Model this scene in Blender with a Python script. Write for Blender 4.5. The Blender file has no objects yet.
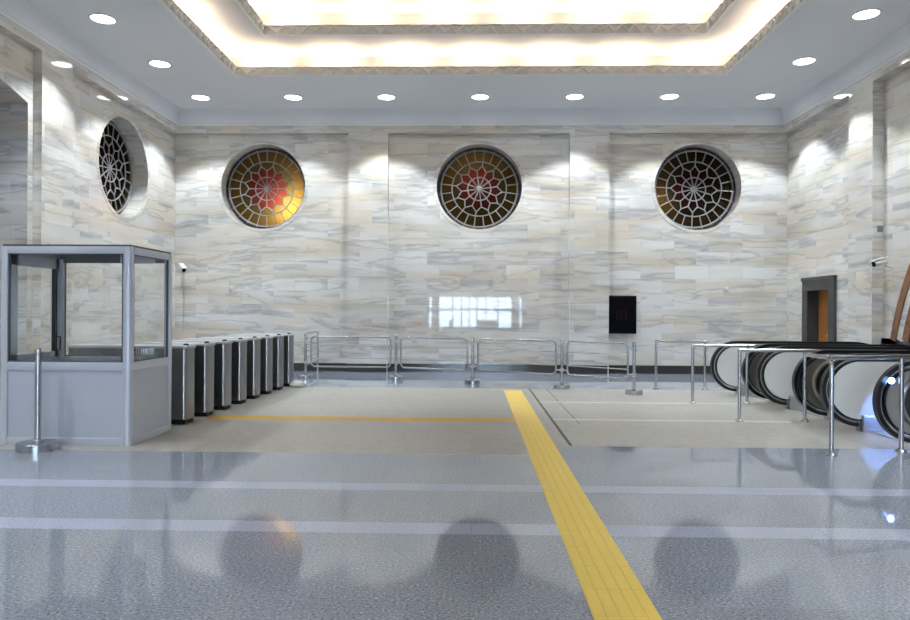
import bpy, bmesh, math, random
from mathutils import Vector, Matrix
random.seed(7)
PI = math.pi
S = bpy.context.scene
COL = S.collection

# ------------------------------------------------------------------ helpers
class MB:
    """collects shapes of ONE mesh"""
    def __init__(self):
        self.bm = bmesh.new(); self.mi = 0
    def _m(self, faces):
        for f in faces: f.material_index = self.mi
        return faces
    def face(self, pts, smooth=False):
        f = self.bm.faces.new([self.bm.verts.new(p) for p in pts]); f.material_index = self.mi; f.smooth = smooth
        return f
    def box(self, x0, x1, y0, y1, z0, z1, bev=0.0, seg=2):
        v = [self.bm.verts.new(p) for p in ((x0,y0,z0),(x1,y0,z0),(x1,y1,z0),(x0,y1,z0),(x0,y0,z1),(x1,y0,z1),(x1,y1,z1),(x0,y1,z1))]
        fs = [self.bm.faces.new([v[i] for i in q]) for q in ((0,3,2,1),(4,5,6,7),(0,1,5,4),(1,2,6,5),(2,3,7,6),(3,0,4,7))]
        self._m(fs)
        if bev:
            es = list({e for f in fs for e in f.edges})
            r = bmesh.ops.bevel(self.bm, geom=es, offset=bev, segments=seg, affect='EDGES', profile=0.5)
            self._m(r['faces'])
            for f in r['faces']: f.smooth = True
    def ring(self, c, u, v, r, n):
        return [self.bm.verts.new(c + u*(r*math.cos(2*PI*i/n)) + v*(r*math.sin(2*PI*i/n))) for i in range(n)]
    def tube(self, pts, r, n=12, closed=False, caps=True, flat=None):
        """sweep; flat=(a,b) gives a rectangle of half sizes a (side), b (up)"""
        P = [Vector(p) for p in pts]; m = len(P)
        T = []
        for i in range(m):
            a = P[i-1] if (i > 0 or closed) else P[i]
            b = P[(i+1) % m] if (i < m-1 or closed) else P[i]
            T.append((b-a).normalized())
        t0 = T[0]; up = Vector((0,0,1)) if abs(t0.z) < 0.9 else Vector((0,1,0))
        u = t0.cross(up).normalized()
        rings = []
        for i in range(m):
            t = T[i]; u = (u - t*u.dot(t)).normalized(); w = t.cross(u)
            if flat:
                a, b = flat
                rings.append([self.bm.verts.new(P[i]+u*(sx*a)+w*(sy*b)) for sx, sy in ((1,1),(-1,1),(-1,-1),(1,-1))])
            else:
                rings.append(self.ring(P[i], u, w, r, n))
        k = 4 if flat else n
        fs = []
        for i in range(m if closed else m-1):
            A, B = rings[i], rings[(i+1) % m]
            for j in range(k):
                f = self.bm.faces.new((A[j], A[(j+1)%k], B[(j+1)%k], B[j])); f.smooth = not flat; fs.append(f)
        if caps and not closed:
            fs.append(self.bm.faces.new(list(reversed(rings[0])))); fs.append(self.bm.faces.new(rings[-1]))
        self._m(fs)
    def lathe(self, prof, c=(0,0,0), n=28, axis='z', cap=True):
        """prof: list of (radius, height)"""
        c = Vector(c)
        ax = {'z':(Vector((1,0,0)),Vector((0,1,0)),Vector((0,0,1))),
              'y':(Vector((1,0,0)),Vector((0,0,-1)),Vector((0,1,0))),
              'x':(Vector((0,1,0)),Vector((0,0,1)),Vector((1,0,0)))}[axis] if isinstance(axis, str) else axis
        rs = [self.ring(c+ax[2]*h, ax[0], ax[1], r, n) for r, h in prof]
        fs = []
        for A, B in zip(rs, rs[1:]):
            for j in range(n):
                f = self.bm.faces.new((A[j], A[(j+1)%n], B[(j+1)%n], B[j])); f.smooth = True; fs.append(f)
        if cap:
            fs.append(self.bm.faces.new(list(reversed(rs[0])))); fs.append(self.bm.faces.new(rs[-1]))
        self._m(fs)
    def prism(self, pts, off, smooth=False):
        """polygon pts (3D) extruded by vector off"""
        off = Vector(off); A = [self.bm.verts.new(p) for p in pts]; B = [self.bm.verts.new(Vector(p)+off) for p in pts]
        n = len(A); fs = [self.bm.faces.new(list(reversed(A))), self.bm.faces.new(B)]
        for j in range(n):
            f = self.bm.faces.new((A[j], A[(j+1)%n], B[(j+1)%n], B[j])); f.smooth = smooth; fs.append(f)
        self._m(fs)
    def done(self, name, mats, parent=None, loc=None, uv=False, sharp=True):
        bmesh.ops.recalc_face_normals(self.bm, faces=self.bm.faces[:])
        if uv:
            L = self.bm.loops.layers.uv.new('UVMap')
            for f in self.bm.faces:
                n = f.normal
                for l in f.loops:
                    p = l.vert.co
                    if abs(n.z) > 0.8: l[L].uv = (p.x, p.y)
                    elif abs(n.x) > abs(n.y): l[L].uv = (p.y+40, p.z)
                    else: l[L].uv = (p.x, p.z)
        me = bpy.data.meshes.new(name); self.bm.to_mesh(me); self.bm.free()
        if not isinstance(mats, (list, tuple)): mats = [mats]
        for m in mats: me.materials.append(m)
        if sharp: me.set_sharp_from_angle(angle=math.radians(38))
        o = bpy.data.objects.new(name, me); COL.objects.link(o)
        if parent: o.parent = parent
        if loc: o.location = loc
        return o

def tag(o, label, cat, group=None, kind=None):
    if label: o['label'] = label
    if cat: o['category'] = cat
    if group: o['group'] = group
    if kind: o['kind'] = kind
    return o
def thing(name, label, cat, loc=(0,0,0), rz=0.0, group=None, kind=None):
    o = bpy.data.objects.new(name, None); COL.objects.link(o)
    o.location = loc; o.rotation_euler = (0,0,rz); o.empty_display_size = 0.1
    return tag(o, label, cat, group, kind)
def dup(root, loc=None, rz=None, label=None):
    r = root.copy(); COL.objects.link(r)
    if loc is not None: r.location = loc
    if rz is not None: r.rotation_euler = (0,0,rz)
    if label: r['label'] = label
    for ch in list(root.children):
        c = ch.copy(); COL.objects.link(c); c.parent = r
        for g in list(ch.children):
            d = g.copy(); COL.objects.link(d); d.parent = c
    return r

# ------------------------------------------------------------------ materials
def mat(name, col=(0.5,0.5,0.5), rough=0.5, metal=0.0, spec=0.5, noise=0.0, nscale=20.0, stretch=(1,1,1), rvar=0.0):
    m = bpy.data.materials.new(name); m.use_nodes = True
    nt = m.node_tree; b = nt.nodes['Principled BSDF']
    b.inputs['Base Color'].default_value = (*col, 1); b.inputs['Roughness'].default_value = rough
    b.inputs['Metallic'].default_value = metal; b.inputs['Specular IOR Level'].default_value = spec
    if noise or rvar:
        tc = nt.nodes.new('ShaderNodeTexCoord'); mp = nt.nodes.new('ShaderNodeMapping'); mp.inputs['Scale'].default_value = stretch
        n = nt.nodes.new('ShaderNodeTexNoise'); n.inputs['Scale'].default_value = nscale; n.inputs['Detail'].default_value = 5
        nt.links.new(tc.outputs['Object'], mp.inputs[0]); nt.links.new(mp.outputs[0], n.inputs['Vector'])
        r = nt.nodes.new('ShaderNodeMapRange'); r.inputs[3].default_value = 1-noise; r.inputs[4].default_value = 1+noise
        nt.links.new(n.outputs['Fac'], r.inputs[0])
        mx = nt.nodes.new('ShaderNodeVectorMath'); mx.operation = 'SCALE'; mx.inputs[0].default_value = col
        nt.links.new(r.outputs[0], mx.inputs['Scale']); nt.links.new(mx.outputs[0], b.inputs['Base Color'])
        if rvar:
            q = nt.nodes.new('ShaderNodeMapRange'); q.inputs[3].default_value = max(0.02, rough-rvar); q.inputs[4].default_value = rough+rvar
            nt.links.new(n.outputs['Fac'], q.inputs[0]); nt.links.new(q.outputs[0], b.inputs['Roughness'])
    return m

def ramp(nt, stops):
    r = nt.nodes.new('ShaderNodeValToRGB'); e = r.color_ramp.elements
    while len(e) > 1: e.remove(e[-1])
    e[0].position = stops[0][0]; e[0].color = (*stops[0][1], 1)
    for p, c in stops[1:]:
        k = e.new(p); k.color = (*c, 1)
    return r
def mixc(nt, fac, a, b, mode='MIX'):
    m = nt.nodes.new('ShaderNodeMix'); m.data_type = 'RGBA'; m.blend_type = mode
    for sock, val in ((m.inputs[0], fac), (m.inputs[6], a), (m.inputs[7], b)):
        if hasattr(val, 'is_linked'): nt.links.new(val, sock)
        elif isinstance(val, (int, float)): sock.default_value = val
        else: sock.default_value = (*val, 1)
    return m.outputs[2]

def marble(name, light, vein, beige, rough=0.03, bw=0.82, bh=0.33, tint=(0.93, 1.04)):
    m = bpy.data.materials.new(name); m.use_nodes = True
    nt = m.node_tree; N = nt.nodes.new; L = nt.links.new; b = nt.nodes['Principled BSDF']
    uv = N('ShaderNodeUVMap'); uv.uv_map = 'UVMap'
    br = N('ShaderNodeTexBrick'); br.offset = 0.37; br.offset_frequency = 2; br.squash = 1.0
    br.inputs['Scale'].default_value = 1; br.inputs['Brick Width'].default_value = bw; br.inputs['Row Height'].default_value = bh
    br.inputs['Mortar Size'].default_value = 0.0035; br.inputs['Mortar Smooth'].default_value = 0.3; br.inputs['Bias'].default_value = 0
    br.inputs['Color1'].default_value = (0,0,0,1); br.inputs['Color2'].default_value = (1,1,1,1); br.inputs['Mortar'].default_value = (0.5,0.5,0.5,1)
    L(uv.outputs[0], br.inputs['Vector'])
    rnd = br.outputs['Color']
    mp = N('ShaderNodeMapping'); mp.inputs['Scale'].default_value = (0.34, 2.7, 1); mp.inputs['Rotation'].default_value = (0,0,0.16)
    L(uv.outputs[0], mp.inputs[0])
    w = N('ShaderNodeMath'); w.operation = 'MULTIPLY'; w.inputs[1].default_value = 2.2; L(rnd, w.inputs[0])
    w2 = N('ShaderNodeMath'); w2.operation = 'MULTIPLY_ADD'; w2.inputs[1].default_value = 0.9; w2.inputs[2].default_value = 5.0; L(rnd, w2.inputs[0])
    def noise(wv, scale, det, rgh, dist):
        n = N('ShaderNodeTexNoise'); n.noise_dimensions = '4D'; n.inputs['Scale'].default_value = scale; n.inputs['Detail'].default_value = det
        n.inputs['Roughness'].default_value = rgh; n.inputs['Distortion'].default_value = dist
        L(mp.outputs[0], n.inputs['Vector']); L(wv.outputs[0], n.inputs['W']); return n.outputs['Fac']
    n1 = noise(w, 1.25, 7, 0.58, 0.5); n2 = noise(w2, 0.9, 5, 0.55, 0.4); n3 = noise(w2, 0.95, 5, 0.5, 0.8)
    rv = ramp(nt, [(0.0,(1,1,1)),(0.35,(0.75,0.75,0.75)),(0.46,(0.1,0.1,0.1)),(0.62,(0,0,0)),(1,(0.1,0.1,0.1))]); L(n1, rv.inputs[0])
    rb = ramp(nt, [(0.42,(0,0,0)),(0.62,(1,1,1))]); L(n2, rb.inputs[0])
    rt = ramp(nt, [(0.47,(0,0,0)),(0.495,(0.8,0.8,0.8)),(0.505,(0.8,0.8,0.8)),(0.53,(0,0,0))]); L(n3, rt.inputs[0])
    c = mixc(nt, rb.outputs[0], light, beige)
    c = mixc(nt, rv.outputs[0], c, vein)
    k = N('ShaderNodeMath'); k.operation = 'MULTIPLY'; k.inputs[1].default_value = 0.45; L(rt.outputs[0], k.inputs[0])
    c = mixc(nt, k.outputs[0], c, tuple(0.62*x for x in vein))
    tr = N('ShaderNodeMapRange'); tr.inputs[3].default_value = tint[0]; tr.inputs[4].default_value = tint[1]; L(rnd, tr.inputs[0])
    sc = N('ShaderNodeVectorMath'); sc.operation = 'SCALE'; L(c, sc.inputs[0]); L(tr.outputs[0], sc.inputs['Scale'])
    mo = N('ShaderNodeMath'); mo.operation = 'MULTIPLY'; mo.inputs[1].default_value = 0.18; L(br.outputs['Fac'], mo.inputs[0])
    c = mixc(nt, mo.outputs[0], sc.outputs[0], tuple(0.5*x for x in vein))
    L(c, b.inputs['Base Color']); b.inputs['Roughness'].default_value = rough; b.inputs['Specular IOR Level'].default_value = 0.5
    return m

def stone_floor(name, dark, mid, light, scale, rough, bw, bh, joint, jcol, blot=0.12, off=0.0):
    m = bpy.data.materials.new(name); m.use_nodes = True
    nt = m.node_tree; N = nt.nodes.new; L = nt.links.new; b = nt.nodes['Principled BSDF']
    uv = N('ShaderNodeUVMap'); uv.uv_map = 'UVMap'
    n1 = N('ShaderNodeTexNoise'); n1.inputs['Scale'].default_value = scale; n1.inputs['Detail'].default_value = 6; n1.inputs['Roughness'].default_value = 0.8
    L(uv.outputs[0], n1.inputs['Vector'])
    r = ramp(nt, [(0.37, dark), (0.47, mid), (0.55, mid), (0.66, light)]); L(n1.outputs['Fac'], r.inputs[0])
    n2 = N('ShaderNodeTexNoise'); n2.inputs['Scale'].default_value = 1.3; n2.inputs['Detail'].default_value = 4; L(uv.outputs[0], n2.inputs['Vector'])
    br = N('ShaderNodeTexBrick'); br.offset = off; br.inputs['Scale'].default_value = 1; br.inputs['Brick Width'].default_value = bw; br.inputs['Row Height'].default_value = bh
    br.inputs['Mortar Size'].default_value = 0.005; br.inputs['Color1'].default_value = (0,0,0,1); br.inputs['Color2'].default_value = (1,1,1,1)
    L(uv.outputs[0], br.inputs['Vector'])
    ad = N('ShaderNodeMath'); ad.operation = 'ADD'; L(n2.outputs['Fac'], ad.inputs[0]); L(br.outputs['Color'], ad.inputs[1])
    t = N('ShaderNodeMapRange'); t.inputs[2].default_value = 2.0; t.inputs[3].default_value = 1-blot; t.inputs[4].default_value = 1+blot; L(ad.outputs[0], t.inputs[0])
    sc = N('ShaderNodeVectorMath'); sc.operation = 'SCALE'; L(r.outputs[0], sc.inputs[0]); L(t.outputs[0], sc.inputs['Scale'])
    mo = N('ShaderNodeMath'); mo.operation = 'MULTIPLY'; mo.inputs[1].default_value = joint; L(br.outputs['Fac'], mo.inputs[0])
    c = mixc(nt, mo.outputs[0], sc.outputs[0], jcol)
    L(c, b.inputs['Base Color'])
    rr = N('ShaderNodeMapRange'); rr.inputs[3].default_value = rough*0.8; rr.inputs[4].default_value = rough*1.25; L(n2.outputs['Fac'], rr.inputs[0])
    L(rr.outputs[0], b.inputs['Roughness'])
    return m

def emis(name, col, s):
    m = bpy.data.materials.new(name); m.use_nodes = True
    b = m.node_tree.nodes['Principled BSDF']; b.inputs['Base Color'].default_value = (*col,1)
    b.inputs['Emission Color'].default_value = (*col,1); b.inputs['Emission Strength'].default_value = s
    return m
def clear_glass(name, tint=(0.985,0.99,0.99), gl=0.06, rough=0.02):
    m = bpy.data.materials.new(name); m.use_nodes = True
    nt = m.node_tree; nt.nodes.remove(nt.nodes['Principled BSDF']); out = nt.nodes['Material Output']
    a = nt.nodes.new('ShaderNodeBsdfTransparent'); a.inputs[0].default_value = (*tint,1)
    g = nt.nodes.new('ShaderNodeBsdfGlossy'); g.inputs['Roughness'].default_value = rough
    f = nt.nodes.new('ShaderNodeLayerWeight'); f.inputs[0].default_value = 0.5
    p = nt.nodes.new('ShaderNodeMath'); p.operation = 'POWER'; p.inputs[1].default_value = 5.0; nt.links.new(f.outputs['Facing'], p.inputs[0])
    q = nt.nodes.new('ShaderNodeMapRange'); q.inputs[3].default_value = 0.03; q.inputs[4].default_value = 0.5; nt.links.new(p.outputs[0], q.inputs[0])
    mx = nt.nodes.new('ShaderNodeMixShader'); nt.links.new(q.outputs[0], mx.inputs[0])
    nt.links.new(a.outputs[0], mx.inputs[1]); nt.links.new(g.outputs[0], mx.inputs[2]); nt.links.new(mx.outputs[0], out.inputs[0])
    return m
def stained(name, tr, df):
    m = bpy.data.materials.new(name); m.use_nodes = True
    nt = m.node_tree; nt.nodes.remove(nt.nodes['Principled BSDF']); out = nt.nodes['Material Output']
    a = nt.nodes.new('ShaderNodeBsdfTransparent'); a.inputs[0].default_value = (*tr,1)
    d = nt.nodes.new('ShaderNodeBsdfPrincipled'); d.inputs['Base Color'].default_value = (*df,1); d.inputs['Roughness'].default_value = 0.25; d.inputs['Specular IOR Level'].default_value = 0.3
    mx = nt.nodes.new('ShaderNodeMixShader'); mx.inputs[0].default_value = 0.16
    nt.links.new(a.outputs[0], mx.inputs[1]); nt.links.new(d.outputs[0], mx.inputs[2]); nt.links.new(mx.outputs[0], out.inputs[0])
    return m

M = {}
M['marble'] = marble('polished_marble', (0.77,0.755,0.725), (0.40,0.40,0.415), (0.68,0.61,0.50))
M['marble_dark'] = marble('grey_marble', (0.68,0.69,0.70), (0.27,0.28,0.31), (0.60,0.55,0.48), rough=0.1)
M['granite'] = stone_floor('grey_granite', (0.04,0.048,0.065), (0.315,0.35,0.415), (0.82,0.87,0.97), 60, 0.045, 1.2, 0.72, 0.5, (0.36,0.385,0.42), 0.10)
M['granite_pale'] = stone_floor('pale_granite_band', (0.27,0.30,0.40), (0.47,0.515,0.65), (0.76,0.80,0.92), 60, 0.045, 1.2, 5.0, 0.3, (0.3,0.3,0.35), 0.06)
M['beige'] = stone_floor('beige_limestone', (0.32,0.305,0.28), (0.425,0.41,0.375), (0.51,0.495,0.46), 9, 0.36, 1.0, 0.66, 0.35, (0.33,0.31,0.28), 0.10)
M['darkstone'] = stone_floor('dark_granite', (0.016,0.016,0.016), (0.040,0.040,0.040), (0.12,0.12,0.12), 40, 0.15, 1.2, 5, 0.2, (0.02,0.02,0.02), 0.1)
M['brown_marble'] = stone_floor('brown_marble', (0.10,0.035,0.015), (0.24,0.10,0.045), (0.42,0.23,0.12), 4, 0.15, 0.9, 0.6, 0.3, (0.08,0.04,0.02), 0.15)
M['ceiling'] = mat('ceiling_paint', (0.79,0.805,0.84), 0.6, noise=0.01, nscale=2)
M['cove'] = mat('tray_paint', (0.72,0.70,0.675), 0.6)
M['zigzag'] = mat('cream_moulding', (0.93,0.88,0.81), 0.55, noise=0.03, nscale=6)
M['lattice'] = mat('grey_lattice', (0.27,0.265,0.265), 0.5, noise=0.05, nscale=30)
M['window_dark'] = mat('dark_window_rim', (0.05,0.03,0.035), 0.5)
M['box_wall'] = mat('backing_box_wall', (0.07,0.065,0.06), 0.8)  # walls of the boxes added behind the windows, dark to cut bounce
M['box_wall_dark'] = mat('backing_box_wall_dim', (0.06,0.05,0.05), 0.8)
M['amber'] = stained('amber_glass', (0.60,0.36,0.07), (0.075,0.055,0.02))
M['red'] = stained('red_glass', (0.48,0.085,0.045), (0.055,0.025,0.02))
M['olive'] = stained('olive_glass', (0.40,0.30,0.08), (0.035,0.032,0.02))
M['steel'] = mat('brushed_steel', (0.55,0.56,0.58), 0.3, 1.0, noise=0.01, nscale=3)
M['tube'] = mat('polished_tube', (0.50,0.51,0.535), 0.24, 1.0, noise=0.01, nscale=3)
M['tsteel'] = mat('turnstile_steel', (0.24,0.23,0.22), 0.30, 1.0, noise=0.15, nscale=9, stretch=(3,3,0.2), rvar=0.06)
M['tend'] = mat('turnstile_end_steel', (0.33,0.325,0.325), 0.38, 1.0, noise=0.08, nscale=9, stretch=(3,3,0.2))
M['tedge'] = mat('turnstile_bright_edge', (0.85,0.87,0.9), 0.25, 1.0, noise=0.02)
M['lid'] = mat('turnstile_lid', (0.55,0.56,0.57), 0.35, 0.3, noise=0.03)
M['black'] = mat('black_rubber', (0.008,0.008,0.010), 0.28, noise=0.1)
M['blackm'] = mat('black_matt', (0.008,0.008,0.010), 0.5, spec=0.2, noise=0.1)
M['alu'] = mat('booth_aluminium', (0.62,0.65,0.72), 0.34, 0.25, noise=0.02, nscale=8)
M['alud'] = mat('booth_dark_profile', (0.10,0.11,0.125), 0.4, 0.3, noise=0.03)
M['panel'] = mat('booth_panel', (0.53,0.565,0.635), 0.42, 0.05, noise=0.025, nscale=5)
M['glass'] = clear_glass('booth_glass')
M['white_panel'] = mat('white_escalator_panel', (0.80,0.81,0.79), 0.30, 0.1, noise=0.02, nscale=4)
M['mirror'] = mat('polished_escalator_steel', (0.42,0.40,0.37), 0.30, 0.9, noise=0.10, nscale=5)
M['disc'] = mat('dark_escalator_disc', (0.035,0.033,0.032), 0.25, 0.4, noise=0.1)
M['skirt'] = mat('escalator_skirt', (0.50,0.51,0.52), 0.35, 0.7, noise=0.04)
M['yellow'] = mat('yellow_tactile', (0.98,0.72,0.13), 0.42, noise=0.06, nscale=3)
M['yellow_seam'] = mat('yellow_tactile_groove', (0.92,0.66,0.12), 0.5, noise=0.06)
M['orange'] = mat('orange_tactile', (0.62,0.38,0.07), 0.5, noise=0.12, nscale=5)
M['white_line'] = mat('white_inlay', (0.66,0.65,0.61), 0.4, noise=0.08, nscale=9)
M['joint'] = mat('dark_joint', (0.07,0.065,0.06), 0.6, noise=0.15)
M['wood'] = mat('orange_wood', (0.50,0.24,0.05), 0.4, noise=0.25, nscale=6, stretch=(8,8,0.5))
M['wood2'] = mat('dark_wood', (0.38,0.15,0.03), 0.4, noise=0.2, nscale=6, stretch=(8,8,0.5))
M['white'] = mat('white_plastic', (0.75,0.75,0.72), 0.4, noise=0.02)
M['conduit'] = mat('brown_conduit', (0.42,0.36,0.29), 0.6, noise=0.05)
M['grey'] = mat('grey_plate', (0.22,0.23,0.24), 0.4, noise=0.03)
M['ledred'] = mat('unlit_red_segments', (0.02,0.004,0.003), 0.5, spec=0.08)
M['screen'] = mat('black_screen', (0.001,0.001,0.004), 0.5, spec=0.08)
M['lens'] = emis('downlight_lens', (0.92,0.96,1.0), 9.0)
M['blueled'] = emis('blue_indicator', (0.25,0.45,1.0), 14.0)
M['paving'] = mat('outdoor_paving', (0.35,0.36,0.37), 0.8, noise=0.1)

# ------------------------------------------------------------------ dimensions
XL, XR, YB = -7.40, 7.63, 17.2           # panel planes
PL, PR, PB = -7.25, 7.46, 17.03          # pilaster and frieze planes
YF, ZC = -4.5, 6.4                       # front wall, ceiling
ZF0, ZF1 = 5.84, 6.02                    # frieze
FX0, FX1 = 6.95, 8.0

def cells(mb, plane, u0, u1, v0, v1, cu, cv, r, reveal, n=72):
    """rectangle with a round hole and its reveal. plane(u,v,d) -> 3D point, d = depth into the wall"""
    A = [2*PI*i/n for i in range(n)] + [math.atan2(v-cv, u-cu) % (2*PI) for u in (u0,u1) for v in (v0,v1)]
    A = sorted(set(round(a, 9) for a in A))
    def outer(a):
        c, s = math.cos(a), math.sin(a); t = 1e9
        if c > 1e-9: t = min(t, (u1-cu)/c)
        if c < -1e-9: t = min(t, (u0-cu)/c)
        if s > 1e-9: t = min(t, (v1-cv)/s)
        if s < -1e-9: t = min(t, (v0-cv)/s)
        return cu+c*t, cv+s*t
    ip = [(cu+r*math.cos(a), cv+r*math.sin(a)) for a in A]; op = [outer(a) for a in A]
    vi = [mb.bm.verts.new(plane(*p, 0)) for p in ip]; vo = [mb.bm.verts.new(plane(*p, 0)) for p in op]
    vr = [mb.bm.verts.new(plane(*p, reveal)) for p in ip]; k = len(A)
    for j in range(k):
        q = (j+1) % k
        f = mb.bm.faces.new((vi[j], vi[q], vo[q], vo[j])); f.material_index = mb.mi
        f = mb.bm.faces.new((vi[j], vr[j], vr[q], vi[q])); f.smooth = True; f.material_index = mb.mi

# ------------------------------------------------------------------ floor
f = MB()
def fr(x0, x1, y0, y1, mi):
    f.mi = mi; f.face([(x0,y0,0),(x1,y0,0),(x1,y1,0),(x0,y1,0)])
SX0, SX1 = 0.600, 0.934
SPLIT = 0.73
fr(XL-3.2, XR, YF-0.3, 4.71, 0); fr(XL-3.2, XR, 4.71, 4.95, 1); fr(XL-3.2, XR, 4.95, 5.84, 0); fr(XL-3.2, XR, 5.84, 6.07, 1)
fr(XL-3.2, SPLIT, 6.07, 7.33, 0); fr(SPLIT, XR, 6.07, 7.86, 0)
fr(XL-3.2, SPLIT, 7.33, 13.65, 2); fr(SPLIT, 6.9, 7.86, 13.65, 2); fr(6.9, XR, 13.2, 13.65, 2)
fr(XL-3.2, XR, 13.65, YB, 0)
floor = f.done('floor', [M['granite'], M['granite_pale'], M['beige']], uv=True)
tag(floor, 'polished grey granite and beige stone floor of the hall', 'floor', kind='structure')

# ------------------------------------------------------------------ back wall
ZW, RW = 4.56, 1.05
WX = [-5.20, 0.15, 5.48]
w = MB()
pb = lambda u, v, d: (u, YB+d, v)
bays = [(XL-0.05, -3.05, WX[0]), (-2.08, 2.34, WX[1]), (3.30, XR+0.05, WX[2])]
for u0, u1, cu in bays:
    cells(w, pb, u0, u1, ZW-1.2, ZF0, cu, ZW, RW, 0.42)
    w.face([pb(u0,0,0), pb(u1,0,0), pb(u1,ZW-1.2,0), pb(u0,ZW-1.2,0)])
for u0, u1 in ((-3.05,-2.08), (2.34,3.30)):
    w.box(u0, u1, PB, YB+0.3, 0, ZF0)
w.box(PL-0.6, PR+0.6, PB, YB+0.3, ZF0, ZF1)
wall_back = w.done('wall_back', M['marble'], uv=True)
tag(wall_back, 'tall back wall of polished veined marble tiles', 'wall', kind='structure')

def skirting(name, x0, x1, y0, y1, z1, label):
    b = MB(); b.box(x0, x1, y0, y1, 0, z1); return tag(b.done(name, M['darkstone'], uv=True), label, 'baseboard', kind='structure')
b = MB()
for u0, u1 in ((PL,-3.05), (-2.12,2.28), (3.24,PR)): b.box(u0, u1, YB-0.03, YB+0.02, 0, 0.20)
for u0, u1 in ((-3.08,-2.09), (2.25,3.27)): b.box(u0, u1, PB-0.03, PB+0.02, 0, 0.20)
tag(b.done('baseboard_back', M['darkstone'], uv=True), 'dark granite baseboard along the back wall', 'baseboard', kind='structure')

# ------------------------------------------------------------------ left wall
YW, ZWL = 14.69, 4.50
w = MB()
pl = lambda u, v, d: (XL-d, u, v)
cells(w, pl, 12.54, YB+0.05, ZWL-1.2, ZF0, YW, ZWL, RW, 0.42)
w.face([pl(12.54,0,0), pl(YB+0.05,0,0), pl(YB+0.05,ZWL-1.2,0), pl(12.54,ZWL-1.2,0)])
w.box(XL-0.3, PL, 11.58, 12.54, 0, ZF0)                    # pilaster
w.box(XL-0.3, PL, 4.0, 4.95, 0, ZF0)
w.box(XL-0.3, PL, YF-0.2, PB, ZF0, ZF1)                    # frieze
w.face([pl(YF-0.2,0,0), pl(4.0,0,0), pl(4.0,ZF0,0), pl(YF-0.2,ZF0,0)])
# bay with the wide segmental opening, 5.05 .. 11.44
c0, half, R = 8.245, 3.195, 11.3; z0 = 4.92; zc = z0 - math.sqrt(R*R-half*half)
arc = [(c0+half*t, zc+math.sqrt(R*R-(half*t)**2)) for t in [1-2*i/24 for i in range(25)]]
w.face([pl(11.44,0,0), pl(11.58,0,0), pl(11.58,z0,0), pl(11.44,z0,0)])
w.face([pl(4.95,0,0), pl(5.05,0,0), pl(5.05,z0,0), pl(4.95,z0,0)])
w.face([pl(11.44,z0,0), pl(11.58,z0,0), pl(11.58,ZF0,0), pl(11.44,ZF0,0)])
w.face([pl(4.95,z0,0), pl(5.05,z0,0), pl(5.05,ZF0,0), pl(4.95,ZF0,0)])
for (ua, va), (ub, vb) in zip(arc, arc[1:]):
    w.face([pl(ua,va,0), pl(ub,vb,0), pl(ub,ZF0,0), pl(ua,ZF0,0)])
w.mi = 1
for (ua, va), (ub, vb) in zip(arc, arc[1:]):
    w.face([pl(ua,va,0), pl(ub,vb,0), pl(ub,vb,3.0), pl(ua,va,3.0)], True)
w.face([pl(11.44,0,0), pl(11.44,0,3.0), pl(11.44,z0,3.0), pl(11.44,z0,0)])
w.face([pl(5.05,0,0), pl(5.05,0,3.0), pl(5.05,z0,3.0), pl(5.05,z0,0)])
w.face([pl(5.05,0,3.0), pl(11.44,0,3.0)] + [pl(a,v,3.0) for a, v in arc])
wall_left = w.done('wall_left', [M['marble'], M['marble_dark']], uv=True)
tag(wall_left, 'left side wall of polished marble with a pilaster and wide vaulted opening', 'wall', kind='structure')

# ------------------------------------------------------------------ right wall
w = MB()
pr = lambda u, v, d: (XR+d, u, v)
D0, D1, DZ = 15.12, 16.04, 2.0             # door opening
w.face([pr(14.1,0,0), pr(D0,0,0), pr(D0,ZF0,0), pr(14.1,ZF0,0)])
w.face([pr(D1,0,0), pr(YB+0.05,0,0), pr(YB+0.05,ZF0,0), pr(D1,ZF0,0)])
w.face([pr(D0,DZ,0), pr(D1,DZ,0), pr(D1,ZF0,0), pr(D0,ZF0,0)])
w.box(PR, XR+0.3, 13.27, 14.1, 0, ZF0)
w.box(PR, XR+0.3, 2.6, 3.5, 0, ZF0)
w.box(PR, XR+0.3, YF-0.2, PB, ZF0, ZF1)
w.face([pr(YF-0.2,0,0), pr(2.6,0,0), pr(2.6,ZF0,0), pr(YF-0.2,ZF0,0)])
XB = XR+0.04
pq = lambda u, v, d: (XB+d, u, v)
ac, az, AR = 8.3, -0.15, 4.27              # tunnel arch
NZ = 1.04                                  # the notch the escalators pass under
a0 = math.asin((NZ-az)/AR)
arc = [(ac+AR*math.cos(a0+(PI-2*a0)*i/40), az+AR*math.sin(a0+(PI-2*a0)*i/40)) for i in range(41)]
w.face([pq(arc[0][0],NZ,0), pq(13.27,NZ,0), pq(13.27,ZF0,0), pq(arc[0][0],ZF0,0)])
w.face([pq(3.5,0,0), pq(arc[-1][0],0,0), pq(arc[-1][0],ZF0,0), pq(3.5,ZF0,0)])
for (ua, va), (ub, vb) in zip(arc, arc[1:]):
    w.face([pq(ua,va,0), pq(ub,vb,0), pq(ub,ZF0,0), pq(ua,ZF0,0)])
w.mi = 1
for (ua, va), (ub, vb) in zip(arc, arc[1:]):
    w.face([pq(ua,va,0), pq(ub,vb,0), pq(ub,vb,5.0), pq(ua,va,5.0)], True)
w.face([pq(13.27,-4,-0.8), pq(13.27,-4,5), pq(13.27,NZ,5), pq(13.27,NZ,-0.04), pq(13.27,0,-0.04), pq(13.27,0,-0.8)])
w.face([pq(arc[0][0],NZ,0), pq(13.27,NZ,0), pq(13.27,NZ,5), pq(arc[0][0],NZ,5)])
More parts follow.
